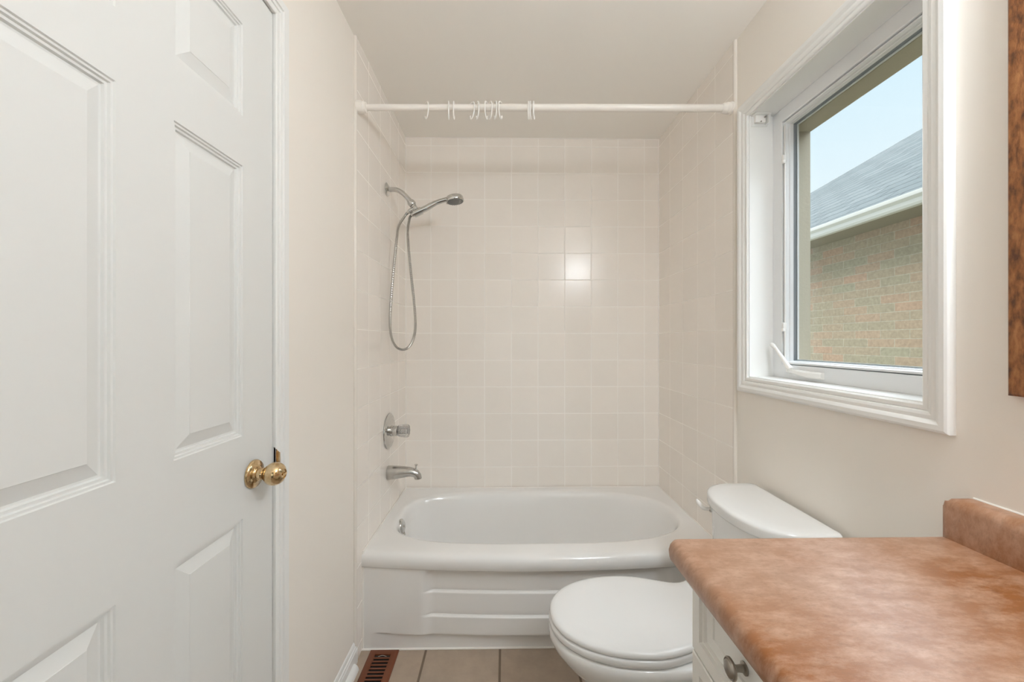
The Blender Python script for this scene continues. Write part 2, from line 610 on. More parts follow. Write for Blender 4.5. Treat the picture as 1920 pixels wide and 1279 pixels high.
# brass strike lip, curling out of the gap beside the knob
lip = [(-0.004, 1.0030), (0.0005, 1.0030), (0.0035, 1.0040), (0.0065, 1.0060), (0.0085, 1.0095)]
for i in range(len(lip) - 1):
    (a0, b0), (a1, b1) = lip[i], lip[i + 1]
    vs = []
    for x, y, z in ((a0, b0, 0.893), (a1, b1, 0.893 + 0.0), (a1, b1, 0.972 - 0.004 * i), (a0, b0, 0.975 - 0.004 * i)):
        vs.append(bm.verts.new((PL + 0.008 + x, y, z)))
    bm.faces.new(vs)
bmesh.ops.remove_doubles(bm, verts=bm.verts, dist=1e-5)
bmesh.ops.solidify(bm, geom=bm.faces[:], thickness=0.0018)
struct('strike_plate', bm, M['brass'], '', '', t1)

DF = PL + 0.002                 # door face
door = thing('door_1', 'white six panel door in the left wall with brass knob', 'door', (DF, DY0, 0.0), kind='structure')
dy0, dy1, dz0, dz1 = DY0 + 0.003, DY1 - 0.0035, 0.012, DZ - 0.004
cols = [(0.418, 0.602), (0.706, 0.889)]
rows = [(0.235, 0.847), (1.030, 1.628), (1.738, 1.942)]
ys = sorted({dy0, dy1, *[c for p_ in cols for c in p_]})
zs = sorted({dz0, dz1, *[c for p_ in rows for c in p_]})
bm = BM()
for i in range(len(ys) - 1):
    for j in range(len(zs) - 1):
        if any(abs(ys[i] - c[0]) < 1e-6 for c in cols) and any(abs(zs[j] - r_[0]) < 1e-6 for r_ in rows):
            continue
        vs = [bm.verts.new((DF, y, z)) for y, z in ((ys[i], zs[j]), (ys[i + 1], zs[j]), (ys[i + 1], zs[j + 1]), (ys[i], zs[j + 1]))]
        bm.faces.new(vs)
bx = [[Vector((x, y, z)) for y, z in ((dy0, dz0), (dy1, dz0), (dy1, dz1), (dy0, dz1))] for x in (DF, DF - 0.036)]
loft(bm, bx, False, True)
bmesh.ops.remove_doubles(bm, verts=bm.verts, dist=1e-6)
obj('door_leaf', bm, M['door'], door, 20)
PAN = [(0.0, 0.0), (-0.0015, -0.0028), (-0.005, -0.0028), (-0.0065, -0.0062), (-0.0105, -0.0062), (-0.012, -0.0105),
       (-0.0155, -0.0105), (-0.038, -0.0030), (-0.0385, -0.0022)]
for c0, c1 in cols:
    for r0, r1 in rows:
        bm = BM()
        frame_sweep(bm, c0, c1, r0, r1, PAN, lambda a, b_, v: Vector((DF + v, a, b_)), False, 4)
        e = 0.0385
        bm.faces.new([bm.verts.new((DF - 0.0022, y, z)) for y, z in ((c0 + e, r0 + e), (c1 - e, r0 + e), (c1 - e, r1 - e), (c0 + e, r1 - e))])
        bmesh.ops.remove_doubles(bm, verts=bm.verts, dist=1e-6)
        obj('door_panel', bm, M['door'], door, 12)
KO = (DF, 0.925, 0.934)
bm = BM()
lathe(bm, [(0.030, 0.0), (0.0325, 0.001), (0.0325, 0.0035), (0.030, 0.0075), (0.021, 0.0095), (0.017, 0.0125), (0.0165, 0.0135),
           (0.0125, 0.0145), (0.0115, 0.0205), (0.0135, 0.0225), (0.0125, 0.025), (0.0145, 0.0285)], KO, (1, 0, 0), 40)
kn = obj('door_knob', bm, M['brass'], door, 50, 'polished brass knob with round rosette')
bm = BM()
pr_ = [(0.0135, 0.026)]
for a in range(1, 12):
    th = PI * a / 12.0
    pr_.append((0.0262 * math.sin(th) ** 0.92, 0.0495 - 0.0235 * math.cos(th)))
pr_ = [p_ for p_ in pr_ if p_[1] < 0.0690] + [(0.0125, 0.0700), (0.0105, 0.0712), (0.0098, 0.0700), (0.0096, 0.0690)]
lathe(bm, pr_, KO, (1, 0, 0), 40)
obj('knob_ball', bm, M['brass'], kn, 60)
bm = BM()
box(bm, DF + 0.066, DF + 0.0745, KO[1] - 0.0065, KO[1] + 0.0065, KO[2] - 0.0024, KO[2] + 0.0024, 0.001)
obj('privacy_button', bm, M['brass'], kn)

# ---------------------------------------------------------------- window
win = thing('window_1', 'white casement window in the right wall with crank handle', 'window', (PR, 1.145, 1.05), kind='structure')
WP = lambda a, b_, v: Vector((PR - v, a, b_))
WC = [(0.0, 0.0), (0.0, 0.0095), (0.003, 0.0115), (0.011, 0.0115), (0.0135, 0.0095), (0.0155, 0.0130), (0.022, 0.0145), (0.030, 0.0135),
      (0.034, 0.0165), (0.039, 0.0185), (0.049, 0.0185), (0.0535, 0.0165), (0.0555, 0.013), (0.0555, 0.0)]
bm = BM()
frame_sweep(bm, WY0, WY1, WZ0, WZ1, WC, WP)
obj('window_casing', bm, M['trim'], win, 18)
bm = BM()
frame_sweep(bm, WY0, WY1, WZ0, WZ1, [(-0.004, 0.004), (-0.004, -0.088), (0.001, -0.088), (0.001, 0.004)], WP)
obj('jamb_liner', bm, M['trim'], win, 20)
FX = 0.990
bm = BM()
FP = lambda a, b_, v: Vector((FX + v, a, b_))
frame_sweep(bm, WY0 + 0.003, WY1 - 0.003, WZ0 + 0.003, WZ1 - 0.003,
            [(0, 0.058), (0, 0.0), (-0.003, -0.0015), (-0.0455, -0.0015), (-0.048, 0.0), (-0.048, 0.058)], FP)
obj('window_frame', bm, M['vinyl'], win, 20)
bm = BM()
SY0, SY1, SZ0, SZ1 = WY0 + 0.0535, WY1 - 0.0535, WZ0 + 0.0535, WZ1 - 0.0535
frame_sweep(bm, SY0, SY1, SZ0, SZ1,
            [(0, 0.045), (0, 0.006), (-0.001, 0.005), (-0.006, 0.005), (-0.0085, 0.011), (-0.0085, 0.0185), (-0.0105, 0.0195),
             (-0.0115, 0.031), (-0.0115, 0.045)], FP)
sash = obj('window_sash', bm, M['vinyl'], win, 20)
bm = BM()
frame_sweep(bm, SY0, SY1, SZ0, SZ1, [(-0.0115, 0.031), (-0.0125, 0.0335), (-0.0140, 0.047), (-0.0115, 0.047)], FP)
obj('glazing_gasket', bm, M['gasket'], sash, 20)
bm = BM()
frame_sweep(bm, SY0, SY1, SZ0, SZ1, [(-0.0135, 0.0415), (-0.0165, 0.0415), (-0.0165, 0.047), (-0.0135, 0.047)], FP)
obj('glazing_bead', bm, M['vinyl'], sash, 20)
bm = BM()
e = 0.012
box(bm, FX + 0.0375, FX + 0.0405, SY0 + e, SY1 - e, SZ0 + e, SZ1 - e)
obj('glass_pane', bm, M['glass'], sash, 0)
# dark reveal seen in the gap between frame and sash
bm = BM()
frame_sweep(bm, SY0, SY1, SZ0, SZ1, [(0.0045, 0.045), (0.0045, 0.012), (0.0, 0.012), (0.0, 0.045)], FP)
obj('weather_strip', bm, M['gasket'], win, 0)
# lock bar on the jamb side with two keepers
bm = BM()
box(bm, FX + 0.0015, FX + 0.006, SY1 - 0.0085, SY1 - 0.0045, SZ0 + 0.012, SZ1 - 0.012, 0.001)
lb = obj('lock_bar', bm, M['plastic'], win)
for zz in (1.300, 1.895):
    bm = BM()
    box(bm, FX - 0.006, FX + 0.006, SY1 - 0.012, SY1 - 0.004, zz - 0.018, zz + 0.006, 0.002)
    box(bm, FX - 0.009, FX + 0.002, SY1 - 0.014, SY1 - 0.006, zz - 0.026, zz - 0.014, 0.002)
    obj('keeper', bm, M['plastic'], lb)
# crank operator on the bottom rail
bm = BM()
cz = 1.1335
rings = []
for y, w_, z0, z1 in ((1.372, 0.005, -0.001, 0.0075), (1.366, 0.0075, -0.004, 0.0095), (1.345, 0.009, -0.005, 0.0105), (1.315, 0.012, -0.0065, 0.010),
                      (1.29, 0.013, -0.010, 0.009), (1.268, 0.0125, -0.013, 0.008), (1.215, 0.0115, -0.013, 0.008), (1.211, 0.010, -0.012, 0.007)):
    x1 = FX - 0.001
    x0 = x1 - w_ * 1.35
    rings.append([Vector((x, y, z)) for x, z in ((x1, cz + z0), (x1, cz + z1), (x0 + 0.004, cz + z1), (x0, cz + z1 - 0.004), (x0, cz + z0 + 0.004), (x0 + 0.004, cz + z0))])
loft(bm, rings)
ck = obj('crank_operator', bm, M['plastic'], win, 35)
bm = BM()
cp = spline([(0.972, 1.335, 1.144), (0.969, 1.348, 1.158), (0.967, 1.366, 1.180), (0.9655, 1.392, 1.207), (0.9645, 1.403, 1.2185)], 5)
n_ = len(cp)
tube(bm, cp, [0.0100 - 0.0045 * min(1, (i / n_) * 1.6) for i in range(n_)], 12)
obj('crank_arm', bm, M['plastic'], ck)
bm = BM()
tube(bm, spline([(0.9645, 1.398, 1.2135), (0.9640, 1.407, 1.2215), (0.9635, 1.415, 1.2270), (0.963, 1.420, 1.2285)], 4), [0.0062] * 4 + [0.0074] * 4 + [0.0072] * 3 + [0.0062, 0.004], 12)
obj('crank_knob', bm, M['plastic'], ck)

# the neighbour's house seen through the glass
hs = thing('neighbor_house', 'brick house with grey shingle hip roof beyond the window', 'house', (3.0, 2.0, -0.3))
bm = BM()
box(bm, 3.05, 9.9, -6.0, 7.95, -0.3, 2.165)
obj('brick_wall', bm, M['brick'], hs, 0)
bm = BM()
box(bm, 2.74, 3.06, -6.3, 8.27, 2.160, 2.185)
obj('soffit', bm, M['soffit'], hs, 0)
bm = BM()
gp = [(2.775, 2.150), (2.735, 2.150), (2.722, 2.165), (2.714, 2.188), (2.690, 2.205), (2.684, 2.222), (2.684, 2.230), (2.695, 2.230), (2.775, 2.222)]
loft(bm, [[Vector((x, y, z)) for x, z in gp] for y in (-6.3, 8.3)])
obj('gutter', bm, M['alu'], hs, 20)
bm = BM()
z0 = 2.212
zr = z0 + 0.65 * 3.8
A, B_, D_, E_ = Vector((2.72, -6.3, z0)), Vector((2.72, 8.3, z0)), Vector((6.52, 4.5, zr)), Vector((6.52, -6.3, zr))
F_, G_ = Vector((10.32, 8.3, z0)), Vector((10.32, -6.3, z0))
vs = [bm.verts.new(p_) for p_ in (A, B_, D_, E_, F_, G_)]
bm.faces.new((vs[0], vs[1], vs[2], vs[3]))
bm.faces.new((vs[1], vs[4], vs[2]))
bm.faces.new((vs[4], vs[5], vs[3], vs[2]))
bm.faces.new((vs[5], vs[0], vs[3]))
bm.faces.new((vs[0], vs[5], vs[4], vs[1]))
obj('roof', bm, M['shingle'], hs, 0)
bm = BM()
box(bm, 1.125, 12.0, -7.0, 12.0, -0.45, -0.30)
struct('ground', bm, M['grass'], 'lawn between the two houses', 'ground', smooth=0)

# small roller blind bracket in the top corner of the window recess
br = thing('blind_bracket', 'small white blind bracket in the upper corner of the window recess', 'bracket', (0.936, 1.447, 2.07))
by = WY1 - 0.004
bm = BM()
box(bm, 0.908, 0.966, by - 0.003, by, 2.031, 2.070, 0.001)
box(bm, 0.908, 0.966, by - 0.028, by, 2.0655, 2.0695, 0.001)
box(bm, 0.958, 0.966, by - 0.024, by, 2.036, 2.068, 0.001)
obj('bracket_plate', bm, M['clear'], br)
bm = BM()
box(bm, 0.915, 0.953, by - 0.016, by - 0.003, 2.040, 2.067, 0.003)
obj('bracket_block', bm, M['plastic'], br)
for x, z, r_ in ((0.948, 2.058, 0.0032), (0.934, 2.042, 0.0026)):
    bm = BM()
    lathe(bm, [(r_, 0), (r_, 0.003), (r_ * 0.6, 0.0035), (0.0, 0.0035)], (x, by - 0.0155, z), (0, -1, 0), 12)
    obj('screw', bm, M['pewter'], br)

# ---------------------------------------------------------------- bathtub
tub = thing('bathtub', 'white alcove bathtub with ribbed apron below the tiled walls', 'bathtub', (0.16, 1.95, 0.0))
TX0, TX1, TYB = XL, XR, YR - 0.010
TCX, TCY = 0.1625, 1.948
def yfront(x):
    s_ = (x - 0.16) / 0.735
    return 1.598 - 0.046 * max(0.0, 1 - s_ * s_)
def outer_pt(th):
    dx, dy = math.cos(th), math.sin(th)
    lo, hi = 0.0, 3.0
    for _ in range(40):
        t_ = (lo + hi) / 2
        x, y = TCX + dx * t_, TCY + dy * t_
        if TX0 <= x <= TX1 and yfront(x) <= y <= TYB:
            lo = t_
        else:
            hi = t_
    return Vector((TCX + dx * lo, TCY + dy * lo, 0))
NA = 160
ths = [2 * PI * i / NA for i in range(NA)]
for cx_, cy_ in ((TX0, TYB), (TX1, TYB), (TX0, yfront(TX0)), (TX1, yfront(TX1))):
    a = math.atan2(cy_ - TCY, cx_ - TCX) % (2 * PI)
    i = min(range(len(ths)), key=lambda q_: abs(ths[q_] - a))
    ths[i] = a
OUT = [outer_pt(a) for a in ths]
def outer(d, z):
    r_ = []
    for p_ in OUT:
        y = p_.y
        x = p_.x
        if y < 1.62:
            y = y + d
        r_.append(Vector((x, y, z)))
    return r_
def basin(a, b_, z, sx=0.0, eL=3.6, eR=2.7):
    r_ = []
    for p_ in OUT:
        th = math.atan2((p_.y - TCY) / 0.29, (p_.x - TCX) / 0.67)
        c, s_ = math.cos(th), math.sin(th)
        e_ = eL if c < 0 else eR
        e_ = eR + (eL - eR) * (0.5 - 0.5 * c)
        k_ = (abs(c) ** e_ + abs(s_) ** e_) ** (-1 / e_)
        r_.append(Vector((TCX + sx + a * k_ * c, TCY + b_ * k_ * s_, z)))
    return r_
bm = BM()
rings = [outer(0.030, 0.332), outer(0.012, 0.3325), outer(0.004, 0.334), outer(0.0, 0.339), outer(0.0, 0.366), outer(0.0035, 0.379),
         outer(0.011, 0.388), outer(0.022, 0.3925), outer(0.035, 0.394),
         basin(0.692, 0.300, 0.394), basin(0.678, 0.288, 0.3925), basin(0.670, 0.281, 0.388), basin(0.663, 0.274, 0.379),
         basin(0.656, 0.268, 0.362, -0.002), basin(0.645, 0.258, 0.32, -0.005), basin(0.622, 0.240, 0.22, -0.016), basin(0.590, 0.220, 0.13, -0.03),
         basin(0.560, 0.203, 0.085, -0.038), basin(0.510, 0.175, 0.063, -0.045), basin(0.44, 0.13, 0.058, -0.05), basin(0.2, 0.06, 0.055, -0.05)]
loft(bm, rings, False, True)
obj('tub_basin', bm, M['enamel'], tub, 60)
# apron: a height field, proud at the left end, with three lapped bands in a recess
def sstep(a, b_, x):
    t_ = max(0.0, min(1.0, (x - a) / (b_ - a)))
    return t_ * t_ * (3 - 2 * t_)
def yapron(x, z):
    base = yfront(x) + 0.010
    toe = 1.603
    # recess with a curved upper left corner
    zc = max(0.0, (z - 0.285) / 0.045)
    xl = -0.337 + 0.02 * zc * zc
    rec = sstep(xl, xl + 0.050, x) * (1 - sstep(0.62, 0.68, x))
    if z > 0.238:
        d = 0.026
        band = -0.0025 * sstep(0.247, 0.241, z)
    elif z > 0.146:
        d = 0.026
        band = 0.0065 * sstep(0.238, 0.231, z)
        band += 0.002 * (0.238 - z) / 0.092 - 0.0025 * sstep(0.155, 0.149, z)
    else:
        d = 0.026
        band = 0.0085 + 0.0065 * sstep(0.146, 0.139, z)
    y = base + rec * (d - band)
    k_ = 1 - sstep(0.064, 0.072, z)
    under = 0.016 * sstep(-0.53, -0.44, x)
    return y + (max(toe, y + under * 0.6) - y) * k_
nx = 150
zlist = [0.0, 0.03, 0.058, 0.063, 0.065, 0.067, 0.069, 0.071, 0.074, 0.08, 0.10, 0.12, 0.134, 0.137, 0.139, 0.141, 0.143, 0.145, 0.1459, 0.1461,
         0.149, 0.151, 0.153, 0.156, 0.17, 0.20, 0.222, 0.228, 0.230, 0.232, 0.234, 0.236, 0.2379, 0.2381, 0.241, 0.243, 0.245, 0.248, 0.26, 0.28, 0.29, 0.30, 0.31, 0.32, 0.336]
bm = BM()
rings = []
for z in zlist:
    rings.append([Vector((XL + 0.004 + (XR - XL - 0.008) * i / nx, yapron(XL + 0.004 + (XR - XL - 0.008) * i / nx, z), z)) for i in range(nx + 1)])
loft(bm, rings, False, False, False)
obj('tub_apron', bm, M['enamel'], tub, 40)
bm = BM()
tube(bm, [(XL + 0.003, yapron(XL + 0.005, 0.1) - 0.001, 0.0), (XL + 0.003, yapron(XL + 0.005, 0.1) - 0.001, 0.335), (XL + 0.003, 1.606, 0.392), (XL + 0.004, YR - 0.0100, 0.3935), (XR - 0.004, YR - 0.0100, 0.3935), (XR - 0.003, 1.606, 0.392)], 0.004, 8)
obj('caulk_bead', bm, M['caulk'], tub)
bm = BM()
tube(bm, [(XL, 1.602, 0.002), (0.85, 1.602, 0.002)], 0.0045, 8)
obj('caulk_bead', bm, M['caulk'], tub)
# chrome overflow plate on the drain end
bm = BM()
oc = Vector((-0.4925, 1.905, 0.355))
oa = Vector((0.97, 0, 0.22))
lathe(bm, [(0.033, -0.006), (0.0345, 0.0), (0.0335, 0.004), (0.028, 0.0075), (0.016, 0.009), (0.006, 0.0085), (0.0, 0.008)], oc, oa, 32)
ov = obj('overflow_plate', bm, M['chrome'], tub, 60, 'round chrome overflow plate')
bm = BM()
lathe(bm, [(0.0045, 0.0), (0.0045, 0.011), (0.002, 0.012), (0.0, 0.012)], oc, oa, 12)
obj('screw', bm, M['dull_chrome'], ov)
bm = BM()
tube(bm, [oc + Vector((0.002, -0.004, -0.012)), oc + Vector((0.012, -0.006, -0.028)), oc + Vector((0.014, -0.007, -0.038))], [0.006, 0.005, 0.004], 10)
obj('trip_lever', bm, M['chrome'], ov)
bm = BM()
lathe(bm, [(0.034, 0.0), (0.034, 0.003), (0.026, 0.0035), (0.024, 0.001), (0.0, 0.001)], (-0.34, 1.948, 0.058), (0, 0, 1), 28)
obj('drain', bm, M['chrome'], tub, 50)

# ---------------------------------------------------------------- tub fittings on the left wall
sv = thing('shower_valve', 'round chrome tub valve with clear knob on the left tiled wall', 'shower valve', (XL, 1.969, 0.797))
bm = BM()
lathe(bm, [(0.086, 0.0), (0.0875, 0.002), (0.087, 0.0045), (0.082, 0.008), (0.078, 0.0085), (0.074, 0.0115), (0.060, 0.0135), (0.034, 0.0145), (0.030, 0.0155)], (XL, 1.969, 0.797), (1, 0, 0), 48)
obj('escutcheon', bm, M['chrome'], sv, 30)
bm = BM()
lathe(bm, [(0.027, 0.012), (0.027, 0.020), (0.0255, 0.021), (0.0255, 0.044), (0.022, 0.046)], (XL, 1.969, 0.797), (1, 0, 0), 32)
obj('stem', bm, M['chrome'], sv, 40)
bm = BM()
rg = []
for h, r_ in ((0.046, 0.020), (0.049, 0.026), (0.060, 0.0285), (0.085, 0.030), (0.097, 0.0285), (0.100, 0.024)):
    rg.append([Vector((XL + h, 1.969 + r_ * (1 + 0.09 * math.cos(8 * t_)) * math.cos(t_), 0.797 + r_ * (1 + 0.09 * math.cos(8 * t_)) * math.sin(t_))) for t_ in [2 * PI * i / 64 for i in range(64)]])
loft(bm, rg)
kb = obj('faceted_knob', bm, M['acrylic'], sv, 25, 'clear faceted knob')
bm = BM()
lathe(bm, [(0.010, 0.047), (0.011, 0.060), (0.008, 0.064), (0.008, 0.082), (0.012, 0.084), (0.012, 0.0885), (0.0, 0.0885)], (XL, 1.969, 0.797), (1, 0, 0), 20)
obj('knob_core', bm, M['chrome'], kb, 40)

sp = thing('tub_spout', 'chrome tub spout with diverter pull, above the tub rim', 'tub spout', (XL, 1.955, 0.595))
bm = BM()
rg = []
for x, zc_, ry, rz in ((0.0, 0.595, 0.032, 0.034), (0.004, 0.595, 0.033, 0.035), (0.05, 0.597, 0.029, 0.031), (0.090, 0.599, 0.025, 0.0255), (0.110, 0.599, 0.023, 0.0225), (0.126, 0.596, 0.0215, 0.0215)):
    rg.append([Vector((XL + x, 1.955 + ry * math.cos(t_), zc_ + rz * math.sin(t_))) for t_ in [2 * PI * i / 28 for i in range(28)]])
for x, z, dx, dz, r_ in ((0.138, 0.589, 0.86, -0.5, 0.020), (0.146, 0.578, 0.5, -0.86, 0.0185), (0.1485, 0.566, 0.1, -1.0, 0.0175)):
    n_ = Vector((dx, 0, dz)).normalized()
    up = Vector((-n_.z, 0, n_.x))
    if up.z < 0:
        up = -up
    rg.append([Vector((XL + x, 1.955, z)) + r_ * (math.cos(t_) * Vector((0, 1, 0)) + math.sin(t_) * up) for t_ in [2 * PI * i / 28 for i in range(28)]])
loft(bm, rg)
obj('spout_body', bm, M['dull_chrome'], sp, 50)
bm = BM()
lathe(bm, [(0.0035, 0.0), (0.0035, 0.022), (0.0065, 0.024), (0.0085, 0.027), (0.0075, 0.030), (0.0, 0.0305)], (XL + 0.1365, 1.955, 0.606), (0.06, 0, 1), 16)
obj('diverter_pull', bm, M['chrome'], sp, 50)

SY_ = 1.938
sa = thing('shower_fixture', 'bent chrome shower arm with holder on the left tiled wall', 'shower arm', (XL, SY_, 1.977))
bm = BM()
lathe(bm, [(0.031, 0.0), (0.0325, 0.0015), (0.031, 0.004), (0.022, 0.009), (0.013, 0.011), (0.0115, 0.012)], (XL, SY_, 1.977), (1, 0, 0), 32)
obj('wall_flange', bm, M['chrome'], sa, 50)
bm = BM()
tube(bm, spline([(XL + 0.004, SY_, 1.977), (-0.545, SY_, 1.977), (-0.522, SY_, 1.974), (-0.500, SY_, 1.962), (-0.482, SY_, 1.944), (-0.465, SY_, 1.924)], 8), 0.0115, 16)
obj('pipe', bm, M['chrome'], sa, 60)
ad_ = Vector((0.62, 0, -0.785)).normalized()
o0 = Vector((-0.470, SY_, 1.930))
bm = BM()
lathe(bm, [(0.012, -0.004), (0.0125, 0.0), (0.0125, 0.012), (0.0165, 0.014), (0.0185, 0.018), (0.0185, 0.034), (0.0165, 0.037), (0.0125, 0.038), (0.0125, 0.046), (0.0, 0.047)], o0, ad_, 24)
obj('swivel_collar', bm, M['chrome'], sa, 35)
bm = BM()
lathe(bm, [(0.0105, 0.042), (0.0105, 0.074), (0.009, 0.076)], o0, ad_, 20)
# side outlet where the hose begins
od = Vector((-0.80, 0, -0.60)).normalized()
os_ = o0 + ad_ * 0.050
tube(bm, [os_, os_ + od * 0.016], 0.0075, 14)
obj('diverter_body', bm, M['chrome'], sa, 40)
hd = Vector((0.90, 0, 0.436)).normalized()
hc = Vector((-0.4235, SY_, 1.868))
bm = BM()
rin, rout = 0.0150, 0.0182
rg = []
u_, v_ = Vector((0, 1, 0)), hd.cross(Vector((0, 1, 0)))
for r_, h in ((rin, -0.022), (rout, -0.022), (rout, 0.020), (rin, 0.020), (rin, -0.022)):
    rg.append([hc + hd * h + r_ * (math.cos(t_) * u_ + math.sin(t_) * v_) for t_ in [2 * PI * i / 28 for i in range(28)]])
loft(bm, rg, False, False)
bmesh.ops.remove_doubles(bm, verts=bm.verts, dist=1e-6)
obj('holder_ring', bm, M['chrome'], sa, 40)

hsh = thing('hand_shower', 'chrome hand shower hanging in the holder with looped metal hose', 'hand shower', (-0.42, SY_, 1.86))
bm = BM()
hp = spline([hc - hd * 0.030, hc, hc + hd * 0.04, hc + hd * 0.075 + Vector((0, 0, 0.003)), Vector((-0.330, SY_, 1.9165)), Vector((-0.297, SY_, 1.927)), Vector((-0.275, SY_, 1.9325))], 6)
n_ = len(hp)
rr = []
for i in range(n_):
    t_ = i / (n_ - 1)
    rr.append(0.0128 + 0.0022 * math.sin(min(1, t_ * 1.6) * PI) - 0.0015 * t_ if t_ > 0.12 else 0.0118)
tube(bm, hp, rr, 18)
obj('handle', bm, M['chrome'], hsh, 60)
ha = Vector((0.13, -0.03, -1.0)).normalized()
h0 = Vector((-0.2475, SY_, 1.950))
bm = BM()
lathe(bm, [(0.0, 0.0), (0.022, 0.001), (0.032, 0.0035), (0.0385, 0.006), (0.0415, 0.010), (0.0420, 0.020), (0.0435, 0.0215), (0.0435, 0.0285), (0.0420, 0.031), (0.037, 0.0315)], h0, ha, 40)
obj('spray_head', bm, M['chrome'], hsh, 40)
bm = BM()
lathe(bm, [(0.0385, 0.025), (0.0385, 0.0325), (0.030, 0.0340), (0.0, 0.0345)], h0, ha, 40)
uu = ha.cross(Vector((0, 1, 0))).normalized()
vv = ha.cross(uu)
for ring, cnt in ((0.010, 6), (0.019, 12), (0.028, 18), (0.035, 24)):
    for i in range(cnt):
        t_ = 2 * PI * i / cnt
        c_ = h0 + ha * 0.0325 + ring * (math.cos(t_) * uu + math.sin(t_) * vv)
        lathe(bm, [(0.0016, 0.0), (0.0012, 0.0035), (0.0, 0.0037)], c_, ha, 6)
obj('spray_face', bm, M['nozzle'], hsh, 40, 'dark grey nozzle plate')
bm = BM()
tube(bm, [Vector((-0.283, SY_ - 0.012, 1.909)), Vector((-0.279, SY_ - 0.013, 1.9035))], [0.004, 0.003], 8)
obj('mode_lever', bm, M['chrome'], hsh)
hA = os_ + od * 0.014
bm = BM()
lathe(bm, [(0.0085, 0.0), (0.0108, 0.001), (0.0108, 0.022), (0.0088, 0.024), (0.0078, 0.033), (0.006, 0.034)], hA, od, 18)
hE = hc - hd * 0.024
lathe(bm, [(0.0100, -0.004), (0.0108, 0.001), (0.0100, 0.010), (0.0070, 0.014)], hE, (-0.93, 0, -0.42), 18)
obj('hose_nut', bm, M['chrome'], hsh, 40)
hs0 = hA + od * 0.032
hpts = [hs0, hs0 + Vector((-0.011, -0.001, -0.014)), Vector((-0.5165, 1.937, 1.800)), Vector((-0.526, 1.936, 1.740)), Vector((-0.540, 1.934, 1.600)), Vector((-0.552, 1.932, 1.450)),
        Vector((-0.557, 1.930, 1.340)), Vector((-0.551, 1.929, 1.265)), Vector((-0.530, 1.928, 1.217)), Vector((-0.499, 1.928, 1.199)), Vector((-0.466, 1.928, 1.212)),
        Vector((-0.443, 1.929, 1.255)), Vector((-0.4345, 1.930, 1.320)), Vector((-0.442, 1.932, 1.430)), Vector((-0.456, 1.934, 1.560)), Vector((-0.468, 1.936, 1.680)), Vector((-0.4735, 1.937, 1.770)),
        Vector((-0.468, 1.938, 1.820)), hE + Vector((-0.017, 0, -0.0125)), hE + Vector((-0.008, 0, -0.0035))]
hq = spline(hpts, 28)
bm = BM()
tube(bm, hq, [0.0067 if i % 2 else 0.0058 for i in range(len(hq))], 10)
obj('hose', bm, M['dull_chrome'], hsh, 0)

# ---------------------------------------------------------------- shower rod and hooks
RY, RZL, RZR = 1.556, 2.151, 2.163
def rz_at(x):
    return RZL + (RZR - RZL) * (x - PL) / (PR - PL)
rod = thing('shower_rod', 'white curtain rod spanning the tub between the side walls', 'curtain rod', (0.16, RY, 2.157))
bm = BM()
tube(bm, [(PL + 0.01, RY, rz_at(PL)), (0.02, RY, rz_at(0.02))], 0.0118, 20)
obj('inner_tube', bm, M['rod'], rod)
bm = BM()
tube(bm, [(-0.105, RY, rz_at(-0.105)), (-0.103, RY, rz_at(-0.103)), (PR - 0.012, RY, rz_at(PR))], [0.0125, 0.0138, 0.0138], 20)
obj('outer_tube', bm, M['rod'], rod)
for xe, sg, ze in ((XL, 1, RZL), (XR, -1, RZR)):
    bm = BM()
    lathe(bm, [(0.022, -0.002), (0.0245, 0.0), (0.0245, 0.012), (0.0225, 0.020), (0.0225, 0.024), (0.0205, 0.026), (0.0195, 0.034), (0.017, 0.036)] if sg > 0 else
          [(0.0235, 0.0), (0.0235, 0.008), (0.0215, 0.010), (0.0215, 0.024), (0.0195, 0.026), (0.0185, 0.036), (0.015, 0.040)], (xe, RY, ze), (sg, 0, 0), 28)
    obj('end_cap', bm, M['rod'], rod, 40)

def hook_mesh():
    pts = [(0.0135, 0.0025), (0.0172, 0.008), (0.0150, 0.0155), (0.008, 0.0205), (0.0, 0.0215), (-0.008, 0.0200), (-0.0145, 0.0145), (-0.0172, 0.006), (-0.0174, -0.006),
           (-0.0165, -0.018), (-0.0130, -0.030), (-0.0065, -0.0395), (0.0005, -0.0435), (0.0065, -0.0400), (0.0085, -0.0330), (0.0080, -0.0275)]
    bm_ = BM()
    P = spline([(0, u, z) for u, z in pts], 5)
    tube(bm_, P, [0.0025] * len(P), 8)
    return bm_
hk_spec = [(803.0, -38, 'white plastic curtain hook hanging alone, leftmost on the rod, curling left'),
           (841.0, -6, 'white curtain hook seen edge on, left one of the pair near the left end'),
           (850.0, 0, 'white curtain hook seen edge on, right one of the pair near the left end'),
           (889.0, -40, 'white curtain hook, first from the left in the group of six, curling left'),
           (897.5, -24, 'white plastic curtain hook, second from the left in the group of six'),
           (909.0, 18, 'white plastic curtain hook, third from the left in the group of six, turned right'),
           (922.0, -27, 'white plastic curtain hook, fourth from the left in the group of six, turned left'),
           (931.0, -20, 'white curtain hook, fifth from the left in the group of six, turned left'),
           (935.0, 27, 'white plastic curtain hook, rightmost in the group of six, curling right'),
           (990.5, 6, 'white curtain hook, left of the three right of the rod middle'),
           (993.5, 12, 'white curtain hook, middle of the three right of the rod middle'),
           (1000.0, 13, 'white plastic curtain hook, rightmost of all on the rod')]
hk0 = obj('curtain_hook', hook_mesh(), M['plastic'])
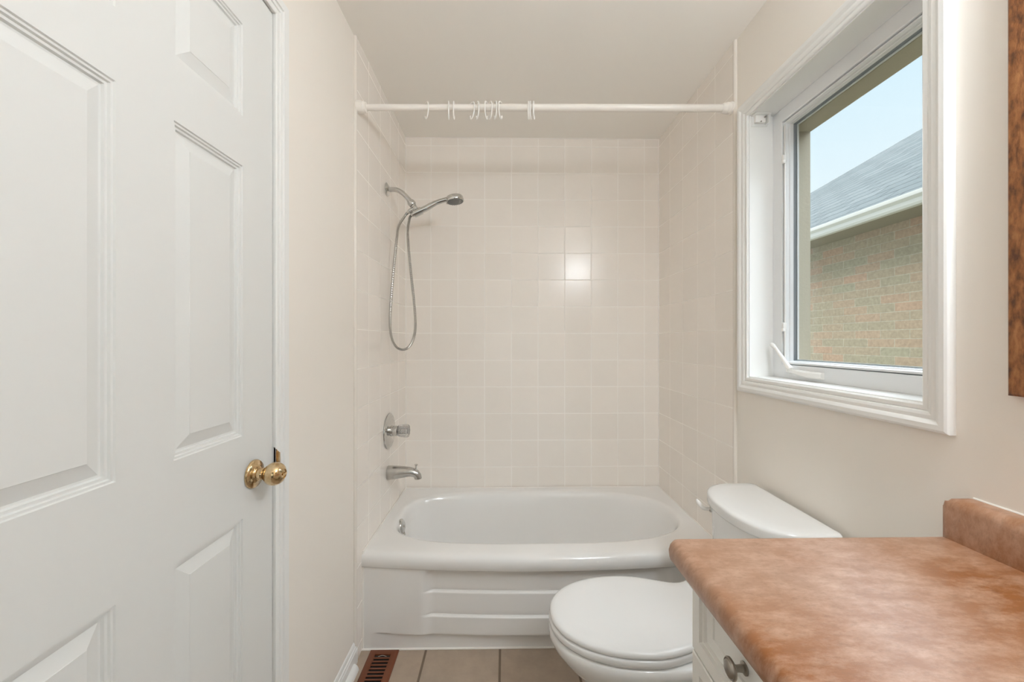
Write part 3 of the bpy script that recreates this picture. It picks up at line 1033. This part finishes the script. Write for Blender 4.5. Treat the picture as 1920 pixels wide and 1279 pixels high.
for i, (px, ang, lab) in enumerate(hk_spec):
    o = hk0 if i == 0 else hk0.copy()
    if i:
        C.objects.link(o)
    # the stem hangs in front of the rod, offset sideways by the turn
    a = math.radians(-ang)
    x = (px - 947.0) / 743.8 * (RY - 0.02) - 0.0174 * math.sin(a)
    o.location = (x, RY, rz_at(x) + (0.0 if x > -0.1 else -0.001))
    o.rotation_euler = (0, 0, a)
    tag(o, lab, 'curtain hook', 'white hooks on the shower rod')

# ---------------------------------------------------------------- toilet
TYC = 1.207
wc = thing('toilet', 'white two piece toilet with closed lid between bathtub and vanity', 'toilet', (0.45, TYC, 0.0))
def egg(xf, xm, xr, hw, hr, z, n=72, flare=0.0, e=2.15):
    """plan outline: rounded nose at xf, widest (hw) at xm, rear edge at xr with half width hr"""
    top = []
    m_ = n // 2
    for i in range(m_ // 2 + 1):
        t_ = (PI / 2) * i / (m_ // 2)
        c, s_ = math.cos(t_), math.sin(t_)
        top.append((xm - (xm - xf) * abs(c) ** (2 / e), hw * abs(s_) ** (2 / e)))
    k_ = m_ - m_ // 2
    for i in range(1, k_ + 1):
        t_ = i / k_
        w_ = hr + (hw - hr) * (0.5 + 0.5 * math.cos(PI * min(1, t_ * 1.0)))
        w_ += flare * max(0.0, (t_ - 0.72) / 0.28) ** 2
        top.append((xm + (xr - xm) * t_, w_))
    pts = [Vector((x, TYC + w_, z)) for x, w_ in top] + [Vector((x, TYC - w_, z)) for x, w_ in reversed(top[1:])]
    return pts
bm = BM()
loft(bm, [egg(0.32, 0.45, 0.74, 0.110, 0.10, 0.0), egg(0.325, 0.45, 0.74, 0.106, 0.095, 0.02), egg(0.345, 0.46, 0.74, 0.097, 0.088, 0.06), egg(0.335, 0.46, 0.74, 0.100, 0.090, 0.12),
          egg(0.285, 0.45, 0.75, 0.120, 0.100, 0.19), egg(0.222, 0.43, 0.77, 0.146, 0.115, 0.25), egg(0.170, 0.41, 0.80, 0.167, 0.130, 0.30), egg(0.142, 0.40, 0.83, 0.178, 0.145, 0.335),
          egg(0.134, 0.395, 0.845, 0.1815, 0.155, 0.356), egg(0.136, 0.395, 0.85, 0.180, 0.155, 0.370), egg(0.142, 0.395, 0.848, 0.175, 0.152, 0.3755), egg(0.160, 0.395, 0.84, 0.16, 0.145, 0.377)])
obj('toilet_bowl', bm, M['porcelain'], wc, 60)
bm = BM()
loft(bm, [egg(0.150, 0.395, 0.60, 0.165, 0.125, 0.3785), egg(0.138, 0.395, 0.60, 0.176, 0.130, 0.380), egg(0.1345, 0.395, 0.60, 0.1785, 0.132, 0.386), egg(0.1345, 0.395, 0.60, 0.1785, 0.132, 0.397),
          egg(0.139, 0.395, 0.60, 0.175, 0.130, 0.4015), egg(0.150, 0.395, 0.60, 0.165, 0.126, 0.4025)])
obj('toilet_seat', bm, M['seat'], wc, 60)
bm = BM()
fl = 0.020
loft(bm, [egg(0.150, 0.395, 0.618, 0.165, 0.120, 0.4045, flare=fl), egg(0.138, 0.395, 0.620, 0.1755, 0.124, 0.4055, flare=fl), egg(0.1365, 0.395, 0.622, 0.177, 0.126, 0.409, flare=fl), egg(0.1385, 0.395, 0.622, 0.1755, 0.126, 0.4165, flare=fl),
          egg(0.144, 0.395, 0.620, 0.171, 0.123, 0.4205, flare=fl), egg(0.155, 0.395, 0.618, 0.160, 0.116, 0.4225, flare=fl), egg(0.176, 0.395, 0.614, 0.140, 0.10, 0.4250, flare=fl * .8),
          egg(0.196, 0.395, 0.610, 0.124, 0.088, 0.4254, flare=fl * .6), egg(0.30, 0.40, 0.58, 0.06, 0.04, 0.4262)])
obj('toilet_lid', bm, M['seat'], wc, 60)
for s_ in (-1, 1):
    bm = BM()
    tube(bm, [(0.612, TYC + s_ * 0.045, 0.402), (0.612, TYC + s_ * 0.105, 0.402)], 0.012, 14)
    obj('hinge', bm, M['seat'], wc)
def dshape(xr, xs, xf, hw, z, n=48, e=2.35, rc=0.02):
    pts = [Vector((xr - rc * (1 - math.cos(a)), TYC + hw - rc + rc * math.sin(a), z)) for a in (0, PI / 8, PI / 4, 3 * PI / 8, PI / 2)]
    for i in range(n + 1):
        t_ = PI * i / n
        c, s_ = math.cos(t_), math.sin(t_)
        y = hw * (abs(c) ** (2 / e)) * (1 if c > 0 else -1)
        x = xs - (xs - xf) * abs(s_) ** (2 / e)
        pts.append(Vector((x, TYC + y, z)))
    pts += [Vector((xr - rc * (1 - math.cos(a)), TYC - hw + rc - rc * math.sin(a), z)) for a in (PI / 2, 3 * PI / 8, PI / 4, PI / 8, 0)]
    return pts
bm = BM()
loft(bm, [dshape(0.872, 0.80, 0.700, 0.165, 0.378), dshape(0.874, 0.80, 0.690, 0.172, 0.40), dshape(0.876, 0.80, 0.678, 0.180, 0.55), dshape(0.877, 0.80, 0.673, 0.184, 0.701)])
obj('toilet_tank', bm, M['porcelain'], wc, 50)
bm = BM()
loft(bm, [dshape(0.880, 0.80, 0.668, 0.187, 0.7005), dshape(0.884, 0.80, 0.661, 0.1925, 0.702), dshape(0.886, 0.80, 0.659, 0.194, 0.707), dshape(0.886, 0.80, 0.659, 0.194, 0.727),
          dshape(0.885, 0.80, 0.6605, 0.193, 0.7315), dshape(0.882, 0.80, 0.6650, 0.1895, 0.7350), dshape(0.874, 0.80, 0.676, 0.181, 0.7372), dshape(0.86, 0.80, 0.70, 0.15, 0.7385), dshape(0.83, 0.79, 0.75, 0.08, 0.739)])
obj('tank_lid', bm, M['porcelain'], wc, 60)
bm = BM()
lathe(bm, [(0.011, -0.01), (0.011, 0.006), (0.008, 0.009)], (0.700, 1.333, 0.672), (-1, 0.25, 0), 18)
lv = obj('flush_lever', bm, M['chrome'], wc, 40)
bm = BM()
tube(bm, spline([(0.692, 1.333, 0.672), (0.680, 1.335, 0.672), (0.669, 1.338, 0.677), (0.662, 1.345, 0.687), (0.657, 1.352, 0.697)], 5), [0.006] * 6 + [0.0072] * 10 + [0.0066, 0.006, 0.005, 0.004, 0.003], 12)
obj('lever_paddle', bm, M['plastic'], lv)

# ---------------------------------------------------------------- vanity cabinet, countertop
VX, VY1, VY0 = 0.348, 0.738, -0.36
CT, CB = 0.855, 0.817
vc = thing('vanity_cabinet', 'white vanity cabinet with framed drawers and pewter knobs under the brown countertop', 'cabinet', (0.62, 0.2, 0.0))
bm = BM()
box(bm, VX + 0.020, XR - 0.002, VY0, VY1, 0.10, CB)
box(bm, VX + 0.075, XR - 0.002, VY0 + 0.02, VY1 - 0.002, 0.0, 0.10)
obj('carcass', bm, M['cabinet'], vc, 0)
VP = lambda a, b_, v: Vector((VX + 0.020 - v, a, b_))
FRONT = [(0.0, 0.0), (0.0, 0.018), (-0.002, 0.020), (-0.027, 0.020), (-0.0285, 0.0145), (-0.031, 0.0145), (-0.0322, 0.0085), (-0.050, 0.0075), (-0.0515, 0.0045)]
def front(name, a0, a1, b0, b1, label=None):
    bm = BM()
    frame_sweep(bm, a0, a1, b0, b1, FRONT, VP, False)
    e_ = 0.0515
    bm.faces.new([bm.verts.new(VP(y, z, 0.0045)) for y, z in ((a0 + e_, b0 + e_), (a1 - e_, b0 + e_), (a1 - e_, b1 - e_), (a0 + e_, b1 - e_))])
    bmesh.ops.remove_doubles(bm, verts=bm.verts, dist=1e-6)
    return obj(name, bm, M['cabinet'], vc, 12)
def knob(y, z, parent):
    bm = BM()
    lathe(bm, [(0.0095, 0.0), (0.0095, 0.002), (0.0055, 0.004), (0.0048, 0.012), (0.0062, 0.017), (0.0125, 0.0185), (0.0155, 0.0205), (0.0157, 0.0230), (0.0140, 0.0250),
               (0.0125, 0.0245), (0.0115, 0.0262), (0.0090, 0.0275), (0.0, 0.0282)], (VX + 0.0145, y, z), (-1, 0, 0), 28)
    obj('knob', bm, M['pewter'], parent, 50, 'round pewter knob')
for z0_, z1_ in ((0.672, 0.812), (0.395, 0.667), (0.112, 0.390)):
    d_ = front('drawer', 0.470, 0.733, z0_, z1_)
    knob(0.594, (z0_ + z1_) / 2 + 0.003, d_)
for a0, a1, ky in ((0.062, 0.465, 0.10), (-0.352, 0.057, 0.02)):
    d_ = front('door', a0, a1, 0.112, 0.812)
    knob(ky, 0.70, d_)

ct = thing('countertop', 'mottled brown laminate countertop with rounded front edge and low backsplash', 'countertop', (0.6, 0.2, CB))
bm = BM()
CE, CF = 0.770, 0.316
cs = [(PR - 0.001, CB), (CF + 0.006, CB), (CF + 0.002, CB + 0.003), (CF, CB + 0.009), (CF - 0.001, CB + 0.019), (CF + 0.002, CB + 0.029), (CF + 0.008, CB + 0.0355), (CF + 0.017, CT), (PR - 0.001, CT)]
rg = []
for y, ins in ((VY0 - 0.02, 0.0), (CE - 0.012, 0.0), (CE - 0.005, 0.002), (CE - 0.001, 0.006), (CE, 0.011)):
    r_ = []
    for x, z in cs:
        xx = x
        if x < 0.5:
            xx = x + ins * 1.2
        zz = z
        if ins and z > CT - 0.002:
            zz = z - ins * 0.25
        r_.append(Vector((xx, y, zz)))
    rg.append(r_)
loft(bm, rg)
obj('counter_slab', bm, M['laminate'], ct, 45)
bm = BM()
BSX = 0.862
sc_ = [(PR - 0.001, CT - 0.001), (BSX, CT - 0.001), (BSX, CT + 0.062), (BSX + 0.003, CT + 0.072), (BSX + 0.010, CT + 0.079), (BSX + 0.020, CT + 0.081), (PR - 0.001, CT + 0.081)]
rg = []
for y, zt, di in ((VY0 - 0.02, 0.0, 0.0), (CE - 0.022, 0.0, 0.0), (CE - 0.010, 0.0035, 0.0), (CE - 0.003, 0.010, 0.0012), (CE - 0.0005, 0.020, 0.003)):
    rg.append([Vector((min(x + di, PR - 0.001), y, min(z, CT + 0.081 - zt) if z > CT else z)) for x, z in sc_])
loft(bm, rg)
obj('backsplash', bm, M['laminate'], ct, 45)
bm = BM()
tube(bm, [(PR - 0.001, VY0, CT + 0.081), (PR - 0.001, CE - 0.02, CT + 0.081)], 0.0025, 8)
obj('caulk_bead', bm, M['caulk'], ct)

# ---------------------------------------------------------------- framed mirror and the vanity light above it
mr_ = thing('framed_mirror', 'brown wood framed mirror on the right wall above the countertop', 'mirror', (PR, 0.2, 1.142))
bm = BM()
MP = lambda a, b_, v: Vector((PR - v, a, b_))
frame_sweep(bm, -0.24, 0.624, 1.206, 1.895, [(0.0, 0.0), (0.0, 0.012), (0.006, 0.016), (0.030, 0.020), (0.058, 0.020), (0.062, 0.016), (0.062, 0.0)], MP)
obj('mirror_frame', bm, M['wood'], mr_, 20)
bm = BM()
box(bm, PR - 0.008, PR, -0.24, 0.624, 1.206, 1.895)
obj('mirror_glass', bm, M['mirror'], mr_, 0)

vl = thing('vanity_light', 'chrome bar light with four lit globes above the mirror', 'lamp', (PR, 0.26, 2.05))
bm = BM()
box(bm, PR - 0.03, PR, -0.24, 0.445, 1.966, 2.046, 0.006)
obj('light_bar', bm, M['chrome'], vl)
for y in (-0.16, 0.015, 0.19, 0.365):
    bm = BM()
    lathe(bm, [(0.022, 0.028), (0.022, 0.05), (0.018, 0.054)], (PR, y, 2.006), (-1, 0, 0), 20)
    so = obj('socket', bm, M['chrome'], vl, 40)
    bm = BM()
    bmesh.ops.create_uvsphere(bm, u_segments=24, v_segments=14, radius=0.058)
    bmesh.ops.translate(bm, verts=bm.verts, vec=(PR - 0.108, y, 2.006))
    obj('globe_bulb', bm, M['globe'], so, 60)

# ---------------------------------------------------------------- floor register
fr_ = thing('floor_register', 'brown metal floor register beside the bathtub and left wall', 'floor register', (-0.482, 1.45, 0.0))
RX0, RX1, RY0, RY1 = -0.540, -0.424, 1.300, 1.594
bm = BM()
frame_sweep(bm, RX0 + 0.028, RX1 - 0.026, RY0 + 0.026, RY1 - 0.022, [(0.0, 0.001), (0.0, 0.0065), (0.018, 0.0065), (0.0245, 0.0045), (0.026, 0.002), (0.026, 0.0)],
            lambda a, b_, v: Vector((a, b_, v)))
obj('register_frame', bm, M['register'], fr_, 20)
bm = BM()
box(bm, RX0 + 0.026, RX1 - 0.024, RY0 + 0.024, RY1 - 0.020, 0.0003, 0.0012)  # dark sheet laid on the floor, painted as the shade inside the duct
obj('register_shade_sheet', bm, M['dark'], fr_, 0)
nsl = 15
for i in range(nsl):
    y = RY1 - 0.022 - 0.0165 * (i + 1)
    bm = BM()
    loft(bm, [[Vector((x, y + a, z)) for a, z in ((-0.0055, 0.0065), (0.0015, 0.0065), (0.0045, 0.0012), (0.0030, 0.0012), (0.0003, 0.0052), (-0.0055, 0.0052))] for x in (RX0 + 0.027, RX1 - 0.025)])
    obj('louver', bm, M['register'], fr_, 0)
bm = BM()
yy = RY1 - 0.0305
P = [(RX0 + 0.042 + 0.034 * t_ / 10, yy + 0.002 * math.sin(PI * t_ / 10), 0.003 + 0.0035 * math.sin(PI * t_ / 10)) for t_ in range(11)]
tube(bm, P, 0.0012, 6)
obj('damper_lever', bm, M['dull_chrome'], fr_)

for o in bpy.data.objects:
    if '_w' in o:
        del o['_w']
